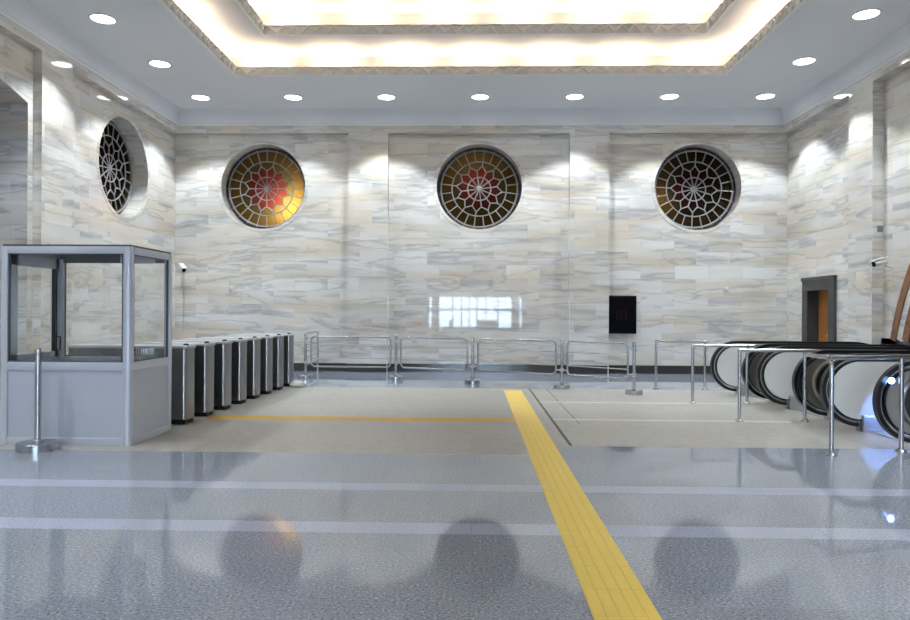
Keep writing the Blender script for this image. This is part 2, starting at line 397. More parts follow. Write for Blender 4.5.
w.face([pq(arc[-1][0],-4,-0.8), pq(arc[-1][0],-4,5), pq(arc[-1][0],NZ,5), pq(arc[-1][0],NZ,0), pq(arc[-1][0],0,0), pq(arc[-1][0],0,-0.8)])
w.face([pq(arc[-1][0],-4,5), pq(13.27,-4,5), pq(13.27,NZ,5)] + [pq(a,v,5) for a, v in arc])
w.face([pq(arc[-1][0],-4,-0.8), pq(13.27,-4,-0.8), pq(13.27,0,-0.8), pq(arc[-1][0],0,-0.8)])
w.face([pq(arc[-1][0],-4,-0.8), pq(13.27,-4,-0.8), pq(13.27,-4,5), pq(arc[-1][0],-4,5)])
wall_right = w.done('wall_right', [M['marble'], M['marble_dark']], uv=True)
tag(wall_right, 'right side wall of polished marble with a pilaster and escalator arch', 'wall', kind='structure')
# arch surround of three marble bands
def arch_band(name, r0, r1, proud, m, label):
    b = MB(); st = math.asin((NZ+0.0-az)/r1); n = 48
    P = [st+(PI-2*st)*i/n for i in range(n+1)]
    for a, c in zip(P, P[1:]):
        q = [(XB-proud, ac+r*math.cos(t), az+r*math.sin(t)) for r, t in ((r0,a),(r1,a),(r1,c),(r0,c))]
        b.prism(q, (proud+0.02,0,0))
    bmesh.ops.remove_doubles(b.bm, verts=b.bm.verts[:], dist=1e-5)
    o = b.done(name, m, uv=True); tag(o, label, 'trim', kind='structure'); return o
arch_band('trim_1', 4.63, 4.79, 0.07, M['brown_marble'], 'outer brown marble band around the escalator arch')
arch_band('trim_2', 4.45, 4.63, 0.05, M['marble'], 'pale marble band between the brown bands of the arch')
arch_band('trim_3', 4.27, 4.45, 0.07, M['brown_marble'], 'inner brown marble band around the escalator arch')

b = MB()
b.box(XL-0.02, XL+0.03, 12.54, YB, 0, 0.2); b.box(PL-0.02, PL+0.03, 11.66, 12.67, 0, 0.2)
tag(b.done('baseboard_left', M['darkstone'], uv=True), 'dark granite baseboard along the left wall', 'baseboard', kind='structure')
b = MB()
b.box(XR-0.03, XR+0.02, D1+0.25, YB, 0, 0.2); b.box(XR-0.03, XR+0.02, 14.1, D0-0.25, 0, 0.2); b.box(PR-0.03, PR+0.02, 13.27, 14.13, 0, 0.2)
tag(b.done('baseboard_right', M['darkstone'], uv=True), 'dark granite baseboard along the right wall', 'baseboard', kind='structure')

# ------------------------------------------------------------------ door in the right wall
d = thing('door_1', 'orange wooden door deep in a dark granite frame on the right wall', 'door', (XR, (D0+D1)/2, 0), kind='structure')
b = MB(); hw = (D1-D0)/2; fw = 0.25
for s in (-1, 1): b.box(-0.06, 0.03, min(s*hw, s*(hw+fw)), max(s*hw, s*(hw+fw)), 0, DZ)
b.box(-0.06, 0.03, -hw-fw, hw+fw, DZ, DZ+0.28)
b.box(-0.08, 0.03, -hw-fw-0.015, hw+fw+0.015, DZ+0.22, DZ+0.30)
for s in (-1, 1): b.box(0.03, 0.42, min(s*hw, s*(hw+0.06)), max(s*hw, s*(hw+0.06)), 0, DZ)
b.box(0.03, 0.42, -hw-0.06, hw+0.06, DZ, DZ+0.06)
b.done('door_frame', M['darkstone'], d, uv=True)
b = MB()
b.box(0.20, 0.26, 0.06, hw, 0, DZ-0.0, bev=0.004); b.box(0.19, 0.205, 0.14, hw-0.08, 0.2, DZ-0.2)
b.done('door_leaf', M['wood2'], d)
b = MB()
b.box(0.20, 0.26, -hw, 0.055, 0, DZ-0.0, bev=0.004); b.box(0.19, 0.205, -hw+0.08, -0.03, 0.2, DZ-0.2)
lf = b.done('door_leaf', M['wood'], d)
b = MB(); b.tube([(0.20,0.0,1.0),(0.14,0.0,1.0),(0.14,-0.12,1.0)], 0.01); b.done('door_handle', M['steel'], lf)

# ------------------------------------------------------------------ front wall with the glazed entrance (behind the photographer)
w = MB(); E0, E1, EZ = -2.65, 3.0, 2.6
w.box(XL-0.3, E0, YF-0.25, YF, 0, ZC); w.box(E1, XR+0.3, YF-0.25, YF, 0, ZC); w.box(E0, E1, YF-0.25, YF, EZ, ZC)
tag(w.done('wall_front', M['marble'], uv=True), 'marble entrance wall behind the photographer', 'wall', kind='structure')
d = thing('door_2', 'glazed aluminium entrance doors in the front wall', 'door', (0, YF-0.12, 0), kind='structure')
b = MB()
for x0_, x1_ in ((E0,-2.42),(-2.28,-1.85),(2.15,2.62),(2.72,E1)): b.box(x0_, x1_, -0.05, 0.05, 0, EZ)
for x in (-1.1,-0.62,-0.18,0.25,0.75,1.42): b.box(x-0.035, x+0.035, -0.05, 0.05, 0, EZ)
for x0_, x1_ in ((-1.3,-1.1),(0.3,1.4)): b.box(x0_, x1_, -0.04, 0.04, 0, 1.0)
for z0_, z1_ in ((0,0.62),(1.52,1.66),(2.28,EZ)): b.box(E0, E1, -0.045, 0.045, z0_, z1_)
b.done('door_frame', M['alu'], d)
b = MB(); b.box(E0, E1, -0.004, 0.004, 0.62, 2.28); b.done('door_glass', M['glass'], d)
b = MB(); b.box(-14, 14, YF-12, YF-0.25, -0.12, -0.02)
tag(b.done('pavement', M['paving']), 'outdoor pavement beyond the entrance doors', 'pavement', kind='structure')

# ------------------------------------------------------------------ ceiling: slab, two stepped trays
O = (-4.92, 5.10, -1.9, 14.36)              # outer opening
TW = 0.55
I = (-4.10, 4.46, -1.05, 13.55)             # inner opening
Z1, Z2 = 6.92, 7.50
c = MB()
def slab(x0, x1, y0, y1, hole, z):
    hx0, hx1, hy0, hy1 = hole
    for q in ((x0,x1,y0,hy0),(x0,x1,hy1,y1),(x0,hx0,hy0,hy1),(hx1,x1,hy0,hy1)):
        c.face([(q[0],q[2],z),(q[1],q[2],z),(q[1],q[3],z),(q[0],q[3],z)])
def rim(r, z0_, z1_):
    x0,x1,y0,y1 = r
    for a_, b_ in (((x0,y0),(x1,y0)),((x1,y0),(x1,y1)),((x1,y1),(x0,y1)),((x0,y1),(x0,y0))):
        c.face([(*a_,z0_),(*b_,z0_),(*b_,z1_),(*a_,z1_)])
grow = lambda r, d: (r[0]-d, r[1]+d, r[2]-d, r[3]+d)
slab(XL-0.4, XR+0.4, YF-0.3, YB+0.4, O, ZC)
c.mi = 1
rim(grow(O,TW), ZC+0.01, Z1); x0,x1,y0,y1 = grow(O,TW)
slab(x0, x1, y0, y1, I, Z1)
rim(grow(I,TW), Z1+0.01, Z2); x0,x1,y0,y1 = grow(I,TW)
c.face([(x0,y0,Z2),(x1,y0,Z2),(x1,y1,Z2),(x0,y1,Z2)])
ceiling = c.done('ceiling', [M['ceiling'], M['cove']])
tag(ceiling, 'grey white ceiling with two stepped lit trays', 'ceiling', kind='structure')

def parapet(name, r, z0_, z1_, label):
    b = MB(); x0,x1,y0,y1 = r; t = 0.05
    b.box(x0-t, x1+t, y1, y1+t, z0_, z1_); b.box(x0-t, x1+t, y0-t, y0, z0_, z1_)
    b.box(x0-t, x0, y0, y1, z0_, z1_); b.box(x1, x1+t, y0, y1, z0_, z1_)
    p = 0.25; h0, h1 = z0_+0.005, z1_-0.02
    for a_, b_, nrm in (((x0,y1),(x1,y1),(0,-1)), ((x0,y0),(x0,y1),(1,0)), ((x1,y0),(x1,y1),(-1,0)), ((x0,y0),(x1,y0),(0,1))):
        A, B = Vector((*a_,0)), Vector((*b_,0)); L_ = (B-A).length; dr = (B-A)/L_; n = Vector((*nrm,0)); k = int(L_/p); q = L_/k; zz = []
        for i in range(k):
            s = A+dr*(q*i)
            zz += [s+n*0.03+Vector((0,0,h0+0.02)), s+dr*(q/2)+n*0.03+Vector((0,0,h1-0.015))]
        b.tube([tuple(v) for v in zz], 0.032, 6)
        # thin beads
    b.box(x0, x1, y1-0.03, y1, z1_-0.02, z1_); b.box(x0, x0+0.03, y0, y1, z1_-0.02, z1_); b.box(x1-0.03, x1, y0, y1, z1_-0.02, z1_)
    o = b.done(name, M['zigzag']); tag(o, label, 'moulding', kind='structure'); return o
parapet('trim_4', O, ZC-0.05, ZC+0.12, 'cream zigzag moulding around the outer lit ceiling tray')
parapet('trim_5', I, Z1-0.05, Z1+0.13, 'cream zigzag moulding around the inner lit ceiling tray')
# white cove between frieze and ceiling
b = MB(); pf = [(0.0,ZF1),(0.0,ZF1+0.05),(0.012,ZF1+0.06),(0.02,ZF1+0.20),(0.05,ZF1+0.30),(0.11,ZC-0.01),(0.12,ZC+0.02),(-0.3,ZC+0.02),(-0.3,ZF1)]
b.prism([(PL-0.3, PB-a, z) for a, z in pf], (PR-PL+0.6,0,0))
b.prism([(PL+a, YF, z) for a, z in pf], (0,PB-YF+0.3,0))
b.prism([(PR-a, YF, z) for a, z in pf], (0,PB-YF+0.3,0))
tag(b.done('trim_6', M['ceiling']), 'plain white cove moulding between marble frieze and ceiling', 'moulding', kind='structure')

# ------------------------------------------------------------------ rose windows
def rose(name, label, C, U, V, Nn, box_wall, rot=7.5, recess=0.33):
    """C: centre on the wall plane, Nn: into the wall"""
    C, U, V, Nn = map(Vector, (C,U,V,Nn))
    root = thing(name, label, 'window', tuple(C), kind='structure'); R = 1.0; Bc = Nn*recess
    P = lambda r, a, d=0.0: Bc + U*(R*r*math.cos(math.radians(a))) + V*(R*r*math.sin(math.radians(a))) + Nn*d
    b = MB(); hb = 0.0155
    def circ(r, n=72, h=hb): b.tube([P(r, 360*i/n) for i in range(n)], h, 6, closed=True)
    circ(0.955, h=0.022); circ(0.68); circ(0.29)
    b.lathe([(0.04,-0.035),(0.07,-0.025),(0.08,0.0),(0.07,0.02)], Bc, 20, (U,V,Nn))
    for k in range(12):
        a = rot+30*k
        b.tube([P(0.08,a), P(0.45,a)], hb, 6)
        b.tube([P(0.45,a), P(0.58,a+15)], hb, 6); b.tube([P(0.45,a), P(0.58,a-15)], hb, 6)
        b.tube([P(0.58,a+15), P(0.68,a+15)], hb, 6)
        b.tube([P(0.68,a), P(1.0,a)], hb, 6); b.tube([P(0.68,a+15), P(1.0,a+15)], hb, 6)
    b.done('lattice', M['lattice'], root)
    g = MB(); D = 0.03
    arcp = lambda r, a, c, n=4: [P(r, a+(c-a)*i/n, D) for i in range(n+1)]
    for k in range(12):
        a = rot+30*k
        g.mi = 1; g.face([P(0,0,D)]+arcp(0.29,a,a+30))
        g.face(list(reversed(arcp(0.29,a,a+30)))+[P(0.45,a,D),P(0.58,a+15,D),P(0.45,a+30,D)])
        g.mi = 2; g.face([P(0.45,a,D),P(0.58,a+15,D)]+list(reversed(arcp(0.68,a-15,a+15)))+[P(0.58,a-15,D)])
        g.mi = 0
        for j in range(2): g.face(arcp(0.68,a+15*j,a+15*j+15)+list(reversed(arcp(0.95,a+15*j,a+15*j+15))))
    g.done('stained_glass', [M['amber'], M['red'], M['olive']], root)
    r_ = MB(); n = 72
    for i in range(n):
        a, c_ = 360*i/n, 360*(i+1)/n
        r_.face([P(0.93,a,0.05),P(0.93,c_,0.05),P(1.06,c_,0.05),P(1.06,a,0.05)])
    r_.done('window_rim', M['window_dark'], root)
    s = MB()       # raised ring on the wall face around the opening
    o_ = -Bc
    Q = lambda r, a, d: U*(r*math.cos(a))+V*(r*math.sin(a))+Nn*d
    for i in range(n):
        a, c_ = 2*PI*i/n, 2*PI*(i+1)/n
        prof = [(RW-0.002,0.05),(RW-0.002,-0.006),(RW+0.075,-0.006),(RW+0.085,0.004)]
        for (r0,d0),(r1,d1) in zip(prof, prof[1:]):
            s.face([Q(r0,a,d0),Q(r0,c_,d0),Q(r1,c_,d1),Q(r1,a,d1)], True)
    bmesh.ops.remove_doubles(s.bm, verts=s.bm.verts[:], dist=1e-5)
    s.done('window_surround', M['marble'], root, uv=True)
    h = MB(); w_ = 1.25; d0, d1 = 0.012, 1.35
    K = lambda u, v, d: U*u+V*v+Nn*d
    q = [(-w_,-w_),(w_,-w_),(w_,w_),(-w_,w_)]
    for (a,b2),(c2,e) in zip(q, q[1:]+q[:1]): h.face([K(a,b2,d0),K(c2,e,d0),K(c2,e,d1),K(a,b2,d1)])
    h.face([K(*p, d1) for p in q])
    h.done('backing_box', box_wall, root)  # unseen box added behind the glass to shut out the daylight
    return root
X, Y, Z = (1,0,0), (0,1,0), (0,0,1)
rose('window_1', 'round stained glass window glowing orange and red, left one of the back wall', (WX[0],YB,ZW), X, Z, Y, M['box_wall'], 0)
rose('window_2', 'round amber and maroon stained glass window in the middle of the back wall', (WX[1],YB,ZW), X, Z, Y, M['box_wall'], 7.5)
rose('window_3', 'dark round stained glass window above the escalators on the back wall', (WX[2],YB,ZW), X, Z, Y, M['box_wall_dark'], 12)
rose('window_4', 'dark round latticed window in the left side wall', (XL,YW,ZWL), Y, Z, (-1,0,0), M['box_wall_dark'], 5)

# ------------------------------------------------------------------ floor inlays and guide strips
def strip_mesh(x0, x1, y0, y1, ribs_along_y=True, z=0.0035):
    b = MB(); b.mi = 1; b.box(x0, x1, y0, y1, 0.0005, z*0.5); b.mi = 0
    n = 5; T = 0.34
    L0, L1 = (y0, y1) if ribs_along_y else (x0, x1); W0, W1 = (x0, x1) if ribs_along_y else (y0, y1)
    k = max(1, int(round((L1-L0)/T))); t = (L1-L0)/k
    for i in range(k):
        for j in range(n):
            w0 = W0+(W1-W0)*(j+0.07)/n; w1 = W0+(W1-W0)*(j+0.93)/n; a, c_ = L0+i*t+0.001, L0+(i+1)*t-0.001
            if ribs_along_y: b.box(w0, w1, a, c_, z*0.4, z)
            else: b.box(a, c_, w0, w1, z*0.4, z)
    return b
o = strip_mesh(SX0, SX1, -4.0, 13.3).done('guide_strip', [M['yellow'], M['yellow_seam']])
tag(o, 'long yellow ribbed tactile strip running down the floor towards the railings', 'tactile paving')
o = strip_mesh(-3.68, SX0-0.005, 9.52, 9.84, False, 0.003).done('guide_strip', [M['orange'], M['orange']])
tag(o, 'faded orange tactile strip crossing from the turnstiles to the yellow strip', 'tactile paving')
for y, lab in ((11.62,'thin white floor inlay line nearer the back railings'), (9.76,'thin white floor inlay line nearer the grey granite')):
    b = MB(); b.box(1.13, 4.4, y-0.055, y+0.055, 0.0003, 0.0025); tag(b.done('floor_inlay', M['white_line']), lab, 'floor line', 'white floor lines')
for x, wd, lab in ((1.11,0.018,'dark straight joint in the beige floor right beside the yellow strip'), (1.44,0.006,'fainter dark joint in the beige floor, second from the yellow strip')):
    b = MB(); b.box(x-wd, x+wd, 7.86 if wd > 0.01 else 9.4, 13.6, 0.0003, 0.0018); tag(b.done('floor_joint', M['joint']), lab, 'floor joint', 'dark floor joints')

# ------------------------------------------------------------------ ticket booth
BX0, BX1, BY0, BY1, BH = -5.19, -3.74, 7.58, 8.63, 2.19
t = thing('ticket_booth', 'grey aluminium ticket booth with glass upper walls', 'booth', (BX0, BY0, 0))
W_, D_ = BX1-BX0, BY1-BY0
pw = 0.07
def post(x0, y0): b = MB(); b.box(x0, x0+pw, y0, y0+pw, 0, BH, bev=0.006); return b
for x_, y_ in ((0,0),(0,D_-pw),(W_-pw,D_-pw)): post(x_, y_).done('post', M['alu'], t)
b = MB(); b.lathe([(0.055,0),(0.055,BH)], (W_-0.055, 0.055, 0), 24); b.box(W_-0.055, W_-0.02, 0.05, 0.11, 0, BH); b.box(W_-0.11, W_-0.05, 0.02, 0.055, 0, BH)
cp = b.done('post', M['alu'], t); cp['label'] = 'rounded front corner post'
def band(z0_, z1_, name, inset=0.006):
    b = MB()
    b.box(pw-0.01, W_-0.09, inset, 0.055, z0_, z1_, bev=0.004); b.box(pw, W_-pw, D_-0.055, D_-inset, z0_, z1_, bev=0.004)
    b.box(W_-0.055, W_-inset, 0.09, D_-pw+0.01, z0_, z1_, bev=0.004); b.box(inset, 0.055, pw-0.01, D_-pw+0.01, z0_, z1_, bev=0.004)
    return b.done(name, M['alu'], t)
band(0, 0.085, 'bottom_rail'); band(0.825, 0.915, 'middle_rail'); band(BH-0.08, BH, 'top_rail')
# lower panels
b = MB(); b.box(pw, W_-0.09, 0.022, 0.035, 0.085, 0.83); b.done('front_panel', M['panel'], t)
b = MB(); b.box(W_-0.035, W_-0.022, 0.09, D_-pw, 0.085, 0.83); b.done('side_panel', M['panel'], t)
b = MB(); b.box(pw, W_-pw, D_-0.035, D_-0.022, 0.085, 0.83); b.done('back_panel', M['panel'], t)
b = MB(); b.box(0.022, 0.035, pw, D_-pw, 0.085, 0.83); b.done('side_panel', M['panel'], t)
# thin dark gaskets + glass
def pane(x0,x1,y0,y1, name, ax):
    b = MB(); b.box(x0,x1,y0,y1,0.915,BH-0.08); g = b.done(name, M['glass'], t)
    k = MB(); g_ = 0.012
    if ax == 'x':
        k.box(x0,x0+g_,y0-0.008,y1+0.008,0.915,BH-0.08); k.box(x1-g_,x1,y0-0.008,y1+0.008,0.915,BH-0.08)
        k.box(x0,x1,y0-0.008,y1+0.008,0.915,0.915+g_); k.box(x0,x1,y0-0.008,y1+0.008,BH-0.08-g_,BH-0.08)
    else:
        k.box(x0-0.008,x1+0.008,y0,y0+g_,0.915,BH-0.08); k.box(x0-0.008,x1+0.008,y1-g_,y1,0.915,BH-0.08)
        k.box(x0-0.008,x1+0.008,y0,y1,0.915,0.915+g_); k.box(x0-0.008,x1+0.008,y0,y1,BH-0.08-g_,BH-0.08)
    k.done('gasket', M['alud'], g)
pane(pw, W_-0.10, 0.026, 0.032, 'front_glass', 'x')
pane(W_-0.032, W_-0.026, 0.10, D_-pw, 'side_glass', 'y')
pane(pw+0.04, W_-pw, D_-0.032, D_-0.026, 'back_glass', 'x')
# door on the left side: dark inner frame, glass, handle
b = MB()
b.box(0.02, 0.075, pw, pw+0.10, 0.915, BH-0.08); b.box(0.02, 0.075, D_-pw-0.10, D_-pw, 0.915, BH-0.08)
b.box(0.02, 0.075, pw, D_-pw, BH-0.20, BH-0.08); b.box(0.02, 0.075, pw, D_-pw, 0.915, 0.985)
dr = b.done('door', M['panel'], t)
b = MB(); b.box(0.044, 0.050, pw+0.10, D_-pw-0.10, 0.985, BH-0.20); b.done('door_glass', M['glass'], dr)
b = MB(); b.box(0.04, 0.08, D_-pw-0.115, D_-pw-0.10, 0.985, BH-0.20); b.box(0.076, 0.084, D_-pw-0.09, D_-pw-0.075, 0.915, BH-0.08); b.done('gasket', M['blackm'], dr)
b = MB(); b.tube([(0.075,D_-pw-0.07,1.0),(0.12,D_-pw-0.07,1.0),(0.12,D_-pw-0.07,1.16),(0.075,D_-pw-0.07,1.16)], 0.009, 8); b.done('handle', M['blackm'], dr)
b = MB(); b.box(pw, pw+0.045, D_-0.09, D_-0.02, 0.915, BH-0.08); b.box(pw+0.02, pw+0.03, D_-0.095, D_-0.085, 0.915, BH-0.08); b.done('mullion', M['panel'], t)
b = MB(); b.box(0.01, W_-0.01, 0.01, D_-0.01, BH, BH+0.02); b.done('roof', M['alud'], t)
b = MB(); b.box(pw, W_-pw, D_-0.075, D_-0.056, BH-0.12, BH-0.005); b.done('header', M['alud'], t)  # dark strip, shade under the roof put into its colour
b = MB(); b.box(0.83, 1.27, D_-0.085, D_-0.076, BH-0.125, BH-0.02, bev=0.003); hp = b.done('header_plate', M['alu'], t); hp['label'] = 'pale blue grey plate on the dark header'
b = MB(); b.box(0.18, W_-0.06, D_-0.40, D_-0.06, 0.84, 0.872, bev=0.004); b.box(W_-0.32, W_-0.06, 0.09, D_-0.40, 0.84, 0.872, bev=0.004)
b.done('counter', M['alud'], t)
# wire basket standing on the counter
k = MB(); bx, by, bw_, bd, bh_ = 0,0,0.24,0.30,0.17
for i in range(9):
    x = -bw_/2+bw_*i/8
    k.tube([(x,-bd/2,bh_),(x,-bd/2,0.004),(x,bd/2,0.004),(x,bd/2,bh_)], 0.003, 5)
for i in range(11):
    y = -bd/2+bd*i/10
    k.tube([(-bw_/2,y,bh_),(-bw_/2,y,0.004),(bw_/2,y,0.004),(bw_/2,y,bh_)], 0.003, 5)
for z in (0.045,0.087,0.13,bh_): k.tube([(-bw_/2,-bd/2,z),(bw_/2,-bd/2,z),(bw_/2,bd/2,z),(-bw_/2,bd/2,z)], 0.003, 5, closed=True)
o = k.done('wire_basket', M['tube'], loc=(BX1-0.19, BY0+0.55, 0.873)); tag(o, 'small wire basket on the counter inside the ticket booth', 'basket')

# ------------------------------------------------------------------ stanchion
t = thing('stanchion_post', 'steel stanchion with round base standing before the ticket booth', 'stanchion', (-4.62, 7.34, 0))
b = MB(); b.lathe([(0.205,0),(0.205,0.075),(0.198,0.083),(0.05,0.088)], n=40); b.done('base', M['tube'], t)
b = MB(); b.lathe([(0.032,0.085),(0.032,1.03)], n=20); b.done('pole', M['tube'], t)
b = MB(); b.lathe([(0.036,1.03),(0.037,1.05),(0.034,1.075),(0.02,1.085)], n=20); b.done('cap', M['steel'], t)
b = MB(); b.lathe([(0.055,0.086),(0.055,0.10),(0.034,0.115)], n=20); b.done('collar', M['steel'], t)

# ------------------------------------------------------------------ turnstiles
ordn = ['first','second','third','fourth','fifth','sixth','seventh','eighth']
def make_turnstile(Ln):
    t = thing('turnstile', 'x', 'turnstile', group='turnstiles in a row beside the booth')
    th_ = 0.30; h = 0.99
    b = MB(); b.box(-Ln, -0.055, -th_/2+0.012, th_/2-0.012, 0.06, h); b.done('cabinet', M['tsteel'], t)
    b = MB()     # rounded end column
    n = 14; pts = [(-0.055,-th_/2),(-0.03,-th_/2)]
    for i in range(n+1):
        a = -PI/2+PI*i/n
        pts.append((-0.06+0.06*max(0,math.cos(a))**0.7, th_/2*math.sin(a) if abs(math.sin(a)) < 1 else th_/2*math.sin(a)))
    pts = [(-0.055,-th_/2)]+[(-0.05+0.05*math.cos(a)**0.5 if math.cos(a) > 0 else -0.05, th_/2*math.sin(a)) for a in [-PI/2+PI*i/n for i in range(n+1)]]+[(-0.055,th_/2)]
    b.prism([(x,y,0.06) for x,y in pts], (0,0,h-0.06), True); b.done('end_column', M['tend'], t)
    b = MB(); b.tube([(-0.045,-th_/2+0.0,0.07),(-0.045,-th_/2+0.0,h-0.01)], 0.013, 10); ed = b.done('edge_strip', M['tedge'], t); ed['label'] = 'bright polished corner strip'
    b = MB(); b.box(-Ln+0.02, -0.03, -th_/2+0.02, th_/2-0.02, 0, 0.06); b.done('plinth', M['blackm'], t)
    b = MB(); b.box(-Ln-0.01, 0.0, -th_/2-0.012, th_/2+0.012, h, h+0.04, bev=0.014); b.done('lid', M['lid'], t)
    b = MB(); b.lathe([(0.035,h+0.038),(0.035,h+0.052),(0.026,h+0.062)], (-0.065,-0.03,0), 18); b.done('sensor', M['blackm'], t)
    b = MB(); b.box(-0.80,-0.40,-th_/2-0.004,-th_/2+0.013,0.40,0.95); b.done('door_panel', M['tend'], t)
    return t
first_one = make_turnstile(1.58); proto = make_turnstile(0.98)
for i in range(8):
    loc = (-3.72+0.022*i, 9.2+0.66*i, 0)
    lab = {0:'nearest steel turnstile beside the ticket booth, first of the row', 7:'last steel turnstile of the row, beside the end of the railings'}.get(i, 'steel turnstile, %s of the row counted from the ticket booth' % ordn[i])
    o = first_one if i == 0 else proto if i == 1 else dup(proto)
    o.location = loc; o['label'] = lab

# small white lump at the foot of the last turnstile
b = MB(); b.lathe([(0.02,0.0),(0.13,0.01),(0.15,0.05),(0.12,0.10),(0.05,0.125),(0.01,0.13)], n=16)
bmesh.ops.scale(b.bm, vec=(1,0.8,1), verts=b.bm.verts[:])
for v in b.bm.verts: v.co += Vector((random.uniform(-1,1),random.uniform(-1,1),random.uniform(-0.3,0.3)))*0.016*(1 if v.co.z > 0.02 else 0)
o = b.done('plastic_bag', M['white'], loc=(-3.40,13.56,0)); tag(o, 'small crumpled white bag on the floor at the last turnstile', 'bag')

# ------------------------------------------------------------------ swing barriers and their posts
posts = [(-3.66,15.30),(-1.66,15.20),(0.01,14.55),(1.75,13.72),(2.95,12.84)]
def make_post():
    t = thing('barrier_post', 'x', 'post', group='posts of the barrier in front of the back wall')
    b = MB(); b.lathe([(0.158,0),(0.158,0.075),(0.15,0.085),(0.03,0.09)], n=32); b.done('base', M['tube'], t)
    b = MB(); b.lathe([(0.03,0.085),(0.03,0.955)], n=16); b.done('pole', M['tube'], t)
    b = MB(); b.lathe([(0.034,0.95),(0.036,0.97),(0.02,0.985)], n=16); b.done('cap', M['steel'], t)
    for z in (0.36,0.83):
        b = MB(); b.lathe([(0.04,z-0.03),(0.04,z+0.03)], n=16); b.done('hinge_collar', M['steel'], t)
    return t
pp = make_post()
plabs = ['barrier post next to the last turnstile, at the left end of the railing', 'barrier post second from the turnstiles, between two railing panels',
         'barrier post nearest the white window reflection, middle of the railing', 'barrier post below and left of the black sign, fourth from the turnstiles',
         'barrier post at the free right end of the railing, below the black sign']
for i, (x, y) in enumerate(posts):
    o = pp if i == 0 else dup(pp); o.location = (x, y, 0); o['label'] = plabs[i]
def rrect(L0, L1, z0_, z1_, r, n=5):
    out = []
    for cx_, cz_, a0_ in ((L1-r,z1_-r,0),(L0+r,z1_-r,90),(L0+r,z0_+r,180),(L1-r,z0_+r,270)):
        for i in range(n+1):
            a = math.radians(a0_+90*i/n); out.append((cx_+r*math.cos(a), 0, cz_+r*math.sin(a)))
    return out
def barrier(a, b_, label, g0=0.12, g1=0.12, z0_=0.27, z1_=0.925):
    A, B = Vector((*a,0)), Vector((*b_,0)); d_ = B-A; L_ = d_.length
    t = thing('swing_barrier', label, 'barrier', tuple(A), math.atan2(d_.y, d_.x), 'tubular steel barrier panels')
    m = MB(); m.tube(rrect(g0, L_-g1, z0_, z1_, 0.09), 0.02, 10, closed=True); m.done('frame', M['tube'], t)
    for z in (0.45,0.715):
        m = MB(); m.tube([(g0,0,z),(L_-g1,0,z)], 0.010, 8); m.done('rail', M['tube'], t)
    for z in (0.36,0.83):
        m = MB(); m.tube([(0.042,0,z),(g0,0,z)], 0.012, 8); m.done('hinge', M['steel'], t)
        m = MB(); m.tube([(L_-g1,0,z),(L_-0.042,0,z)], 0.012, 8); m.done('hinge', M['steel'], t)
    return t
blabs = ['tubular steel barrier panel nearest the turnstiles', 'tubular steel barrier panel second from the turnstiles, under the bright wall reflection',
         'tubular steel barrier panel behind the far end of the yellow strip', 'tubular steel barrier panel swung slightly forward below the black sign']
for i in range(4): barrier(posts[i], posts[i+1], blabs[i])
# side panel running from the end of the turnstiles to the back wall
t = barrier((-3.74,15.5), (-3.76,17.0), 'tubular steel barrier panel running back to the wall behind the turnstiles', 0.08, 0.05, 0.27, 0.98)
for z in (0.58,0.86):
    m = MB(); m.tube([(0.08,0,z),(1.45,0,z)], 0.010, 8); m.done('rail', M['tube'], t)
for q_ in (0.08, 1.45):
    m = MB(); m.lathe([(0.05,0),(0.05,0.02),(0.025,0.03),(0.025,1.0)], (q_,0,0), 16); m.done('post', M['tube'], t)

# ------------------------------------------------------------------ guard rails before the escalators
def guard(label, x0, y0, x1, y1, z, over=0.12, stub=None, r=0.024):
    t = thing('guard_rail', label, 'railing', (x0, y0, 0), 0, 'guard rails in front of the escalators')
    dx, dy = x1-x0, y1-y0; L_ = math.hypot(dx, dy); u = Vector((dx/L_, dy/L_, 0))
    for s in (0, L_):
        p = u*s; q = t
        m = MB()
        if s == 0 and stub:
            pts = [(0,0,0.02),(0,0,z-0.09)]+[(0,0.09-0.09*math.cos(a),z-0.09+0.09*math.sin(a)) for a in [PI/2*i/6 for i in range(1,7)]]+[(0,stub,z)]
            m.tube(pts, r, 14); m.done('post', M['tube'], t)['label'] = 'post bent over into a short stub'
        else:
            m.tube([tuple(p+Vector((0,0,0.02))), tuple(p+Vector((0,0,z)))], r, 14); m.done('post', M['tube'], t)
        m = MB(); m.lathe([(0.055,0),(0.055,0.015),(0.03,0.035)], tuple(p), 18); m.done('flange', M['tube'], t)
    m = MB(); m.tube([tuple(u*(-0.02)+Vector((0,0,z))), tuple(u*(L_+over)+Vector((0,0,z)))], r, 14); m.done('top_rail', M['tube'], t)
    return t
guard('low steel guard rail farthest back, in front of the first escalator newel', 3.61, 13.85, 4.53, 13.75, 0.935, 0.04)
guard('steel guard rail second from the back wall, before the far escalator', 3.64, 11.66, 4.53, 11.66, 0.955, 0.12)
guard('steel guard rail second nearest the camera, before the middle escalator', 3.69, 9.76, 4.60, 9.80, 0.98, 0.16)
guard('nearest steel guard rail, with a bent corner post on the grey granite', 3.78, 7.46, 4.66, 7.72, 1.03, 1.2, stub=0.55)

